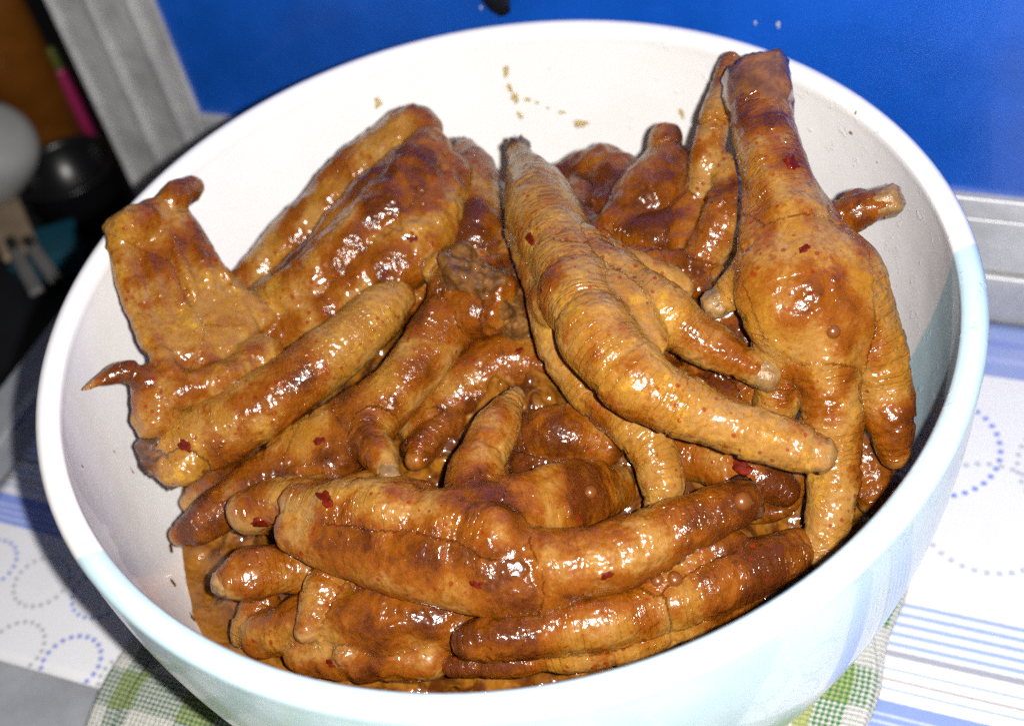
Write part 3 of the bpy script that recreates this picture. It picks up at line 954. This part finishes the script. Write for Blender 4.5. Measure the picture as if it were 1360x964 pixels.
def sheet_arrays(c, n=26):
    a, b, cc, d, th = c
    a, b, cc, d = map(np.array, (a, b, cc, d))
    nrm = np.cross(b - a, d - a); nrm /= np.linalg.norm(nrm)
    top = []
    for j in range(n + 1):
        for i in range(n + 1):
            s, t = i / n, j / n
            p = (1 - s) * (1 - t) * a + s * (1 - t) * b + s * t * cc + (1 - s) * t * d
            wr = 1 - abs(float(vnoise(np.array([[s * 11 + 1.5 * t, t * 2.3, 4.2]]))[0])) * 2
            p = p + nrm * (.0016 * wr * (.3 + .7 * math.sin(math.pi * min(1, t + .1))) - .001 * math.sin(math.pi * s) * math.sin(math.pi * t))
            top.append(p)
    top = np.array(top)
    vs = np.concatenate([top + nrm * th * .55, top - nrm * th * .55])
    N = (n + 1) ** 2
    k = lambda i, j, s: s * N + j * (n + 1) + i
    fs = []
    for j in range(n):
        for i in range(n):
            fs.append((k(i, j, 0), k(i + 1, j, 0), k(i + 1, j + 1, 0), k(i, j + 1, 0)))
            fs.append((k(i, j, 1), k(i, j + 1, 1), k(i + 1, j + 1, 1), k(i + 1, j, 1)))
        fs.append((k(j, 0, 0), k(j, 0, 1), k(j + 1, 0, 1), k(j + 1, 0, 0)))
        fs.append((k(j, n, 0), k(j + 1, n, 0), k(j + 1, n, 1), k(j, n, 1)))
        fs.append((k(0, j, 0), k(0, j + 1, 0), k(0, j + 1, 1), k(0, j, 1)))
        fs.append((k(n, j, 0), k(n, j, 1), k(n, j + 1, 1), k(n, j + 1, 0)))
    return vs, fs


def rin_np(z):
    return np.interp(z, ZC, RO) - TH


def build_piece(key, spec, seed):
    V, F, off = [], [], 0
    cP, cR, cS, cL, cK = [], [], [], [], []
    for ci, (kind, nodes) in enumerate(spec['chains']):
        P, Rr, t = resample(nodes)
        L = t[-1]
        if kind == 'T' and len(nodes) > 3:       # toe pads
            Rr = Rr * (1 + .045 * np.sin(2 * math.pi * t / .0135 + ci)) * (1 - .10 * np.clip((t / L - .55) / .45, 0, 1))
        vs, fs = tube_arrays(P, Rr, flat=.58, up=(0, -.62, .78)) if kind == 'F' else tube_arrays(P, Rr)
        if kind == 'F':
            Rr = Rr * .7
        V.append(vs); F += [tuple(i + off for i in f) for f in fs]; off += len(vs)
        cP.append(P); cR.append(Rr); cS.append(t + ci * .37); cL.append(L - t)
        cK.append(np.full(len(P), 'TSPWMF'.index(kind)))
    for c in spec.get('sheets', []):
        vs, fs = sheet_arrays(c)
        V.append(vs); F += [tuple(i + off for i in f) for f in fs]; off += len(vs)
    me = mesh_from(np.concatenate(V), F, key)
    tmp = bpy.data.objects.new("tmp", me); COL.objects.link(tmp)
    md = tmp.modifiers.new("r", 'REMESH'); md.mode = 'VOXEL'; md.voxel_size = VOX; md.adaptivity = 0
    ms = tmp.modifiers.new("s", 'SMOOTH'); ms.factor = .5; ms.iterations = 13
    dg = bpy.context.evaluated_depsgraph_get(); dg.update()
    m2 = bpy.data.meshes.new_from_object(tmp.evaluated_get(dg))
    bpy.data.objects.remove(tmp)
    n = len(m2.vertices)
    co = np.empty(n * 3); m2.vertices.foreach_get("co", co); co = co.reshape(-1, 3)
    no = np.empty(n * 3); m2.vertices.foreach_get("normal", no); no = no.reshape(-1, 3)
    cP = np.concatenate(cP); cR = np.concatenate(cR); cS = np.concatenate(cS); cL = np.concatenate(cL); cK = np.concatenate(cK)
    near = np.empty(n, int)
    for a in range(0, n, 4000):
        d = np.linalg.norm(co[a:a + 4000, None] - cP[None], axis=2) - cR[None]
        near[a:a + 4000] = d.argmin(1)
    s = cS[near]; k = cK[near]; le = cL[near]; rr = cR[near]
    so = seed * 13.7
    # scutes and skin folds across the limb
    jit = .0011 * vnoise(co * 160 + so) + .0005 * vnoise(co * 420 + so)
    per = np.where(k == 0, .0025, np.where(k == 1, .0031, .0060))
    ph = (s + jit) / per
    saw = ph - np.floor(ph)
    ringv = np.minimum(saw * 4.5, 1) * (1 - .35 * saw)        # sharp valley then slow fall
    amp = np.where(k == 0, .00042, np.where(k == 1, .00036, np.where(k == 3, .00006, .00018)))
    fade = np.clip(.35 + 1.1 * vnoise(co * 75 + so + 5), 0, 1)
    disp = amp * fade * (ringv - .75)
    # knuckle creases, deeper
    phk = (s + jit * 1.5) / .0145
    cr = np.exp(-((phk - np.floor(phk) - .5) / .055) ** 2) * np.where(k == 0, 1, .35)
    disp -= .0006 * cr
    # lumps, wrinkles along the limb
    lum = fbm(co * 85 + so, 2)
    fine = fbm(co * 300 + so, 3)
    rid = 1 - np.abs(fbm(co * np.array([150, 150, 150]) + so + 3, 2))
    big = np.where(k == 3, 1.5, np.where(k == 2, 1.25, 1.0))
    disp += np.where(k == 4, 1.0, 0.0) * (.0016 * fbm(co * 190 + so, 3))
    disp += big * (.00075 * lum * .8 + .00010 * fine) + np.where((k >= 2) & (k < 5), .0009, .00025) * (rid - .7)
    tipv = np.where(k == 0, np.exp(-np.maximum(le, 0) / .0035), 0)
    coat = 1.05 * fbm(co * 88 + so + 9, 2) + .35 * vnoise(co * 230 + so) - .55 * tipv
    csm = np.clip((coat * .44 + spec['sauce'] - .45 - .04) / .3, 0, 1)
    disp += .00045 * csm * csm * (3 - 2 * csm)
    thin = np.clip(rr / .004, .2, 1)
    if spec.get('sheets'):
        dmin = np.linalg.norm(co - cP[near], axis=1) - rr
        thin = np.where(dmin > .0008, .45, thin)
    co2 = co + no * (disp * thin)[:, None]
    # keep inside the bowl wall
    rho = np.hypot(co2[:, 0], co2[:, 1])
    lim = np.where(co2[:, 2] < .0, rin_np(co2[:, 2]) - .0003, 1.0)
    sc_ = np.minimum(1, lim / np.maximum(rho, 1e-6))
    co2[:, 0] *= sc_; co2[:, 1] *= sc_
    base = np.array([co2[:, 0].mean(), co2[:, 1].mean(), co2[:, 2].min()])
    m2.vertices.foreach_set("co", (co2 - base).ravel())
    a1 = m2.attributes.new("tip", 'FLOAT', 'POINT')
    a1.data.foreach_set("value", np.where(k == 0, np.exp(-np.maximum(le, 0) / .004), 0).astype(np.float32))
    a2 = m2.attributes.new("crease", 'FLOAT', 'POINT')
    a2.data.foreach_set("value", np.clip(cr * .8 + (1 - ringv) * .5 * fade, 0, 1).astype(np.float32))
    a3 = m2.attributes.new("arc", 'FLOAT', 'POINT')
    a3.data.foreach_set("value", s.astype(np.float32))
    a4 = m2.attributes.new("ringed", 'FLOAT', 'POINT')
    a4.data.foreach_set("value", np.where(k <= 1, 1.0, .3).astype(np.float32))
    a5 = m2.attributes.new("coat", 'FLOAT', 'POINT')
    a5.data.foreach_set("value", coat.astype(np.float32))
    m2.polygons.foreach_set("use_smooth", [True] * len(m2.polygons))
    m2.update()
    nm, lab, cat = LABELS[key]
    m2.materials.clear()
    o = link(nm, m2, SKIN, loc=tuple(base))
    tag(o, lab, cat, "braised chicken pieces heaped in the bowl")
    o["sauce"] = float(spec['sauce'])
    # cut bone ends and toe stubs
    for (a, b, kd) in spec.get('ends', []):
        add_end(o, base, a, b, kd, seed)
    return o, co2, m2


def rough_lathe(prof, seg, amp, sd):
    me = lathe(prof, seg)
    n = len(me.vertices); co = np.empty(n * 3); me.vertices.foreach_get("co", co); co = co.reshape(-1, 3)
    r = max(p[0] for p in prof)
    d = fbm(co / r * 2.2 + sd * 7.1, 3)
    co = co * (1 + amp * d)[:, None]
    me.vertices.foreach_set("co", co.ravel()); me.update()
    return me


def add_end(o, base, a, b, kd, sd):
    p = Vector(a[:3]); q = Vector(b); r = a[3]
    z = (p - q).normalized()
    rot = z.to_track_quat('Z', 'Y').to_matrix().to_4x4()
    if kd == 'bone':
        me = rough_lathe([(r * .9, -r * 1.3), (r * 1.02, -r * .6), (r * 1.0, -r * .1), (r * .86, r * .22), (r * .60, r * .30),
                          (r * .48, r * .16), (r * .36, -r * .10), (0, -r * .18)], 40, .30, sd)
        c = link("bone_end", me, BONE, o)
        m2 = link("marrow", rough_lathe([(r * .5, -r * .3), (r * .44, r * .02), (r * .2, r * .10), (0, r * .08)], 24, .2, sd + 2), MARROW, c)
    elif kd == 'knob':
        bm = bmesh.new(); bmesh.ops.create_icosphere(bm, subdivisions=5, radius=1.0)
        P = np.array([v.co[:] for v in bm.verts]); d = fbm(P * 1.5 + sd * 5.3, 2); d2 = fbm(P * 5 + sd, 3)
        for v, e, f in zip(bm.verts, d, d2):
            v.co = v.co * r * (1 + .30 * e + .10 * f)
            v.co.z *= .75
        me = bpy.data.meshes.new("knob"); bm.to_mesh(me); bm.free()
        me.polygons.foreach_set("use_smooth", [True] * len(me.polygons))
        c = link("bone_end", me, GRISTLE, o)
    elif kd == 'nail':
        me = rough_lathe([(r * .95, -r * .9), (r * 1.0, -r * .3), (r * .86, r * .20), (r * .5, r * .48), (r * .22, r * .52), (0, r * .46)], 32, .18, sd)
        c = link("toe_stub", me, NAIL, o)
    else:   # slipped-down cuff of skin round the cut shank
        me = rough_lathe([(r * .80, -r * 1.1), (r * .97, -r * .5), (r * .98, .1 * r), (r * .93, r * .45), (r * 1.0, r * .72), (r * .86, r * .80),
                          (r * .80, r * .55), (r * .76, 0), (r * .7, -r * .3), (0, -r * .35)], 48, .13, sd)
        c = link("skin_cuff", me, CUFF, o)
        link("bone_end", rough_lathe([(r * .42, -r * .6), (r * .44, r * .2), (r * .36, r * .42), (r * .2, r * .36), (0, r * .2)], 28, .15, sd + 4), BONE, c)
    m = rot.copy(); m.translation = p - Vector(base)
    c.matrix_local = m
    return c


allv, allf, vo = [], [], 0
for i, (key, spec) in enumerate(PIECES.items()):
    o, co, me = build_piece(key, spec, i + 1)
    allv += co.tolist()
    allf += [tuple(x + vo for x in p.vertices) for p in me.polygons]
    vo += len(co)
BVH = BVHTree.FromPolygons(allv, allf)

# ---------------------------------------------------------------- chilli flakes on the pieces
FLAKES = [((-0.0157, -0.0019, 0.02), (-0.0226, 0.0925, -0.06), 'large'), ((-0.0222, -0.0109, 0.02), (-0.0319, 0.0796, -0.06), 'small'),
 ((-0.0666, -0.048, 0.02), (-0.0956, 0.0265, -0.06), 'large'), ((-0.0391, -0.069, 0.02), (-0.0561, -0.0036, -0.06), 'large'),
 ((-0.0515, -0.0712, 0.02), (-0.0739, -0.0068, -0.06), 'large'), ((-0.0392, -0.0545, 0.02), (-0.0564, 0.0171, -0.06), 'small'),
 ((0.0101, -0.0106, 0.02), (0.0143, 0.08, -0.06), 'large'), ((0.0706, -0.0045, 0.02), (0.101, 0.0888, -0.06), 'large'),
 ((-0.0139, -0.0949, 0.02), (-0.02, -0.0407, -0.06), 'small'), ((0.0083, -0.0989, 0.02), (0.0117, -0.0464, -0.06), 'small'),
 ((0.0364, -0.0828, 0.02), (0.052, -0.0233, -0.06), 'large'), ((0.0643, -0.0319, 0.02), (0.092, 0.0496, -0.06), 'small'),
 ((-0.0401, -0.1038, 0.02), (-0.0576, -0.0535, -0.06), 'small'), ((0.0024, -0.0425, 0.02), (0.0033, 0.0343, -0.06), 'small')]
FL_LABELS = ["large red chilli piece in the sauce beside the wing", "small red chilli flake left of the dark bone end",
             "red chilli flake on the lower end of the straight shank", "red chilli flake at the middle of the front foot's left toe",
             "red chilli flake on the leftmost toe end of the front foot", "small red chilli flake on the palm behind the front foot",
             "red chilli flake on the topmost foot's shank, left side", "red chilli flake high on the upright foot's shank",
             "small red chilli flake on the belly of the front foot", "small red chilli flake on the front foot's shank, lower edge",
             "red chilli flake on the foot under the long pale toe", "small red chilli flake on the upright foot above its palm",
             "small red chilli flake at the front by the rim", "small red chilli flake on the dark foot in the centre"]


def flake_mesh(r, sd):
    bm = bmesh.new()
    bmesh.ops.create_icosphere(bm, subdivisions=3, radius=1.0)
    rr = random.Random(sd)
    sx, sy = r * rr.uniform(.9, 1.3), r * rr.uniform(.55, .8)
    P = np.array([v.co[:] for v in bm.verts]); d = fbm(P * 1.7 + sd * 3.1, 3)
    for v, k in zip(bm.verts, d):
        c = v.co * (1 + .35 * k)
        v.co = Vector((c.x * sx, c.y * sy, c.z * r * .28 + .25 * r * c.x * c.x * .3))
    me = bpy.data.meshes.new("flake"); bm.to_mesh(me); bm.free()
    me.polygons.foreach_set("use_smooth", [True] * len(me.polygons))
    return me


for i, (a, b, size) in enumerate(FLAKES):
    A = Vector(a); B = Vector(b)
    loc, nrm, _, _ = BVH.ray_cast(A, (B - A).normalized())
    if loc is None:
        continue
    r = .0023 if size == 'large' else .0013
    o = link("chilli_flake", flake_mesh(r, i + 1), CHILLI, loc=loc - nrm * r * .14)
    o.rotation_mode = 'QUATERNION'
    o.rotation_quaternion = nrm.to_track_quat('Z', 'Y') @ Vector((0, 0, 1)).rotation_difference(Vector((0, 0, 1)))
    o.rotation_mode = 'XYZ'
    tag(o, FL_LABELS[i], "chilli flake", "chilli flakes on the food")

# ---------------------------------------------------------------- drops of sauce on the inside wall
SPLASH = [((0.0176, 0.1029, -0.0126), 0.00112, 0.00224, 'a'), ((0.0177, 0.1027, -0.0179), 0.0009, 0.00316, 'a'),
 ((0.0187, 0.1021, -0.0227), 0.00114, 0.00182, 'b'), ((0.0191, 0.1015, -0.0288), 0.00138, 0.00184, 'b'),
 ((0.0222, 0.1013, -0.0239), 0.00091, 0.00091, 'b'), ((0.0249, 0.1006, -0.025), 0.00091, 0.00068, 'b'),
 ((0.0279, 0.0996, -0.0273), 0.00091, 0.00069, 'b'), ((0.0315, 0.0983, -0.029), 0.0016, 0.00069, 'b'),
 ((0.0365, 0.0961, -0.0328), 0.00275, 0.00161, 'b'), ((-0.0216, 0.1021, -0.0134), 0.00134, 0.00201, 'b'),
 ((-0.0023, 0.1045, -0.0022), 0.00066, 0.0011, 'c'), ((0.099, 0.0334, -0.0016), 0.00057, 0.00095, 'd'),
 ((0.0986, 0.0347, -0.0082), 0.00078, 0.00116, 'd'), ((0.1018, 0.0238, -0.0104), 0.00076, 0.00076, 'd'),
 ((0.1046, 0.0006, -0.0047), 0.00072, 0.00054, 'd'), ((-0.1016, 0.0031, -0.0409), 0.00078, 0.00195, 'e'),
 ((-0.1033, -0.0152, -0.0139), 0.00071, 0.00106, 'e'), ((0.0822, 0.0645, -0.0029), 0.00102, 0.00102, 'd'),
 ((0.0306, 0.096, -0.0456), 0.0047, 0.00094, 'b'), ((0.0647, 0.0809, -0.0256), 0.0011, 0.00198, 'b'),
 ((-0.103, 0.0028, -0.0312), 0.00076, 0.00172, 'e'), ((-0.0972, -0.0103, -0.058), 0.00178, 0.00118, 'f'),
 ((-0.0955, -0.0231, -0.0563), 0.00134, 0.00172, 'f'), ((-0.0916, -0.0323, -0.0602), 0.00151, 0.00133, 'f')]
SPL_LABELS = ["top drop of the sauce streak on the back wall", "long thin middle of the sauce streak on the back wall",
              "sauce drop in the middle of the back wall streak's lower half", "amber drop ending the back wall sauce streak",
              "tiny drop just right of the streak's lower end", "second tiny drop in the trail right of the streak",
              "third tiny drop in the trail right of the streak", "flat smear before the big drop on the back wall",
              "largest glossy yellow drop at the right end of the wall trail", "faint pale drop left of the wing's peak on the wall",
              "thin mark on the back wall left of centre",
              "small brown speck on the right wall near the rim", "larger brown speck below it on the right wall",
              "small speck on the right wall above the short toe", "reddish speck on the right wall beside the short toe",
              "brown streak on the left wall below the shank end", "small brown drop on the left wall near the rim",
              "yellow smear on the rim behind the upright foot", "long faint greasy smear on the back wall just above the food",
              "short faint smear left of the upright foot's thin neighbour on the wall", "brown smudge on the left wall under the wing's pointed tip",
              "sauce smear at the waterline just above the lower left pool", "lower sauce smear on the wall beside the lower left pool",
              "lowest sauce smear on the wall near the front rim at left"]


def drop_mesh(rx, ry, sd):
    vs, fs = [(0, 0, min(rx, ry) * .15)], []
    n, m = 28, 6
    P = np.array([[math.cos(2 * math.pi * j / n), math.sin(2 * math.pi * j / n), sd * 1.3] for j in range(n)])
    k = np.maximum(.25, 1 + .6 * fbm(P * 1.7 + sd, 3))
    for i in range(1, m + 1):
        t = i / m
        for j in range(n):
            vs.append((rx * P[j, 0] * k[j] * t, ry * P[j, 1] * k[j] * t, min(rx, ry) * .15 * (1 - t ** 2.5) - .00008 * (i == m)))
    for j in range(n):
        q = (j + 1) % n
        fs.append((0, 1 + j, 1 + q))
        for i in range(m - 1):
            fs.append((1 + i * n + j, 1 + (i + 1) * n + j, 1 + (i + 1) * n + q, 1 + i * n + q))
    return mesh_from(vs, fs, "drop")


DROPB = simple("dried_sauce_speck", (.22, .09, .03), .4)
for i, (p, rx, ry, kind) in enumerate(SPLASH):
    P = Vector(p)
    n = Vector((-P.x, -P.y, .012)).normalized()
    o = link("sauce_drop", drop_mesh(rx, ry, i + 1), DROPB if kind in 'de' else (SAUCE if kind == 'f' else OIL), loc=P - n * .0001)
    zax = n; yax = (Vector((0, 0, 1)) - n * n.z).normalized(); xax = yax.cross(zax)
    M = Matrix((xax, yax, zax)).transposed()
    o.rotation_euler = M.to_euler()
    tag(o, SPL_LABELS[i], "sauce drop", "sauce drops on the bowl's inner wall")

# ---------------------------------------------------------------- bubbles in the sauce film
BUBBLES = [((0.0193, -0.1024, 0.02), (0.0275, -0.0514, -0.06), 0.00176), ((0.0163, -0.1019, 0.02), (0.0232, -0.0508, -0.06), 0.00141), ((0.0623, -0.0561, 0.02), (0.0891, 0.0149, -0.06), 0.00159), ((0.0346, -0.09, 0.02), (0.0494, -0.0337, -0.06), 0.00212), ((0.0092, -0.0809, 0.02), (0.013, -0.0206, -0.06), 0.00159)]
BUB_LABELS = ["larger sauce bubble of the pair under the front foot's shank", "smaller sauce bubble of the pair under the front foot's shank",
              "brown sauce bubble near the upright foot's palm", "clear sauce bubble at the bone end of the front foot",
              "dark sauce bubble in the web of the front foot"]
for i, (a, b, r) in enumerate(BUBBLES):
    A = Vector(a); B = Vector(b)
    loc, nrm, _, _ = BVH.ray_cast(A, (B - A).normalized())
    if loc is None:
        continue
    o = link("sauce_bubble", lathe([(r * math.sin(t), r * .8 * math.cos(t)) for t in np.linspace(0, math.pi * .62, 12)], 28), BUB, loc=loc - nrm * r * .05)
    o.rotation_euler = nrm.to_track_quat('Z', 'Y').to_euler()
    tag(o, BUB_LABELS[i], "sauce bubble", "bubbles in the sauce")

# ---------------------------------------------------------------- water drops on the blue door
for i, (u, z, r) in enumerate(((.0329, -.0130, .0006), (.0396, -.0130, .0008), (-.055, -.014, .0005))):
    o = link("water_drop", drop_mesh(r * .8, r * 1.3, 40 + i), WHITEP, loc=T(u, WV + .0034, z))
    o.rotation_euler = (math.radians(90), 0, ANG)
    tag(o, ["left of two tiny white spots on the blue door", "right of two tiny white spots on the blue door", "tiny pale spot under the black door pull"][i], "spot", "spots on the blue door")

# ---------------------------------------------------------------- dim things on the lower shelf, left
SHZ = -.205
K = {'amber': (-0.2197, 0.3874, -0.19), 'jug': (-0.2029, 0.341, -0.205), 'pink': (-0.1986, 0.3895, -0.19), 'tub': (-0.243, 0.3419, -0.165), 'wood': (-0.2269, 0.2997, -0.18), 'steelA0': (-0.2057, 0.2412, -0.17), 'steelA1': (-0.2233, 0.2837, -0.176), 'steelB0': (-0.1973, 0.2468, -0.17), 'steelB1': (-0.2146, 0.283, -0.176), 'teal': (-0.216, 0.2988, -0.2)}


def at(k):
    return Vector(K[k])


amb = link("amber_bottle", None, loc=at('amber'))
tag(amb, "dark amber bottle standing in the gloom at upper left", "bottle")
part("body", lathe([(0, 0), (.018, 0), (.0205, .003), (.0208, .05), (.0205, .085), (.019, .095), (.015, .103), (.015, .108), (0, .108)], 48), AMBER, amb)
part("cap", lathe([(0, .1255), (.0150, .1255), (.0160, .124), (.0162, .1085), (.0155, .1083), (0, .1083)], 40), BLACK, amb)

jug = link("black_jug", None, loc=at('jug'))
tag(jug, "black plastic jug with loop handle below the amber bottle", "jug")
part("body", lathe([(0, 0), (.020, 0), (.0225, .003), (.025, .030), (.026, .0315), (.0262, .033), (.0245, .033), (.0235, .030), (.019, .004), (0, .004)], 48), BLACK, jug)


def tube_mesh(pts, rads, seg=12):
    nodes = [(*p, r) for p, r in zip(pts, rads)]
    P, Rr, _ = resample(nodes, .0012)
    vs, fs = tube_arrays(P, Rr, seg)
    return mesh_from(vs, fs, "tube")


part("handle", tube_mesh([(-.023, .006, .029), (-.034, .012, .036), (-.046, .014, .030), (-.046, .014, .016), (-.034, .010, .006), (-.022, .005, .006)], [.0028] * 6), BLACK, jug)

pk = link("pink_brush", None, loc=at('pink'))
tag(pk, "pink plastic handle standing beside the aluminium frame", "brush")
part("handle", tube_mesh([(0, 0, 0), (0, 0, .012), (0, 0, .030), (0, 0, .043)], [.0036, .0050, .0052, .0042], 16), PINK, pk)
part("collar", tube_mesh([(0, 0, .0445), (0, 0, .050), (0, 0, .056)], [.0030, .0034, .0026], 16), LIME, pk)

wt = link("white_tub", lathe([(0, 0), (.021, 0), (.0225, .002), (.0230, .020), (.0222, .030), (.0185, .036), (.012, .039), (0, .040)], 48), WHITEP, loc=at('tub'))
wt.rotation_euler = (math.radians(18), math.radians(38), 0)
tag(wt, "white rounded plastic tub at the left picture edge", "tub")

sp = link("wooden_spatula", None, loc=at('wood'))
sp.rotation_euler = (0, 0, ANG + math.radians(-42))
tag(sp, "pale wooden spatula end below the white tub", "spatula")
part("blade", box(-.030, .016, -.009, .009, .0, .004, .0015), BEIGE, sp)
part("shaft", box(-.10, -.031, -.004, .004, .0005, .0035, .001), BEIGE, sp)

for i, nm in enumerate(("steelA", "steelB")):
    A = at(nm + "0"); B = at(nm + "1")
    d = (B - A)
    o = link("table_knife", None, loc=A)
    o.rotation_euler = d.to_track_quat('X', 'Z').to_euler()
    tag(o, ["left of two pale cutlery handles in the dark at left", "right of two pale cutlery handles in the dark at left"][i], "cutlery", "cutlery handles left of the table")
    part("handle", box(0, d.length, -.0034, .0034, 0, .003, .0012), STEEL, o)
    part("blade", box(d.length + .0005, d.length + .06, -.0028, .0028, .0006, .002, .0005), BLACK, o)

tl = link("teal_box", None, loc=at('teal'))
tl.rotation_euler = (0, 0, ANG + math.radians(35))
tag(tl, "dark teal plastic box behind the cutlery handles", "box")
part("body", box(-.016, .016, -.012, .012, 0, .012, .001), TEAL, tl)
part("lid", box(-.0168, .0168, -.0128, .0128, .0122, .0155, .001), TEAL, tl)
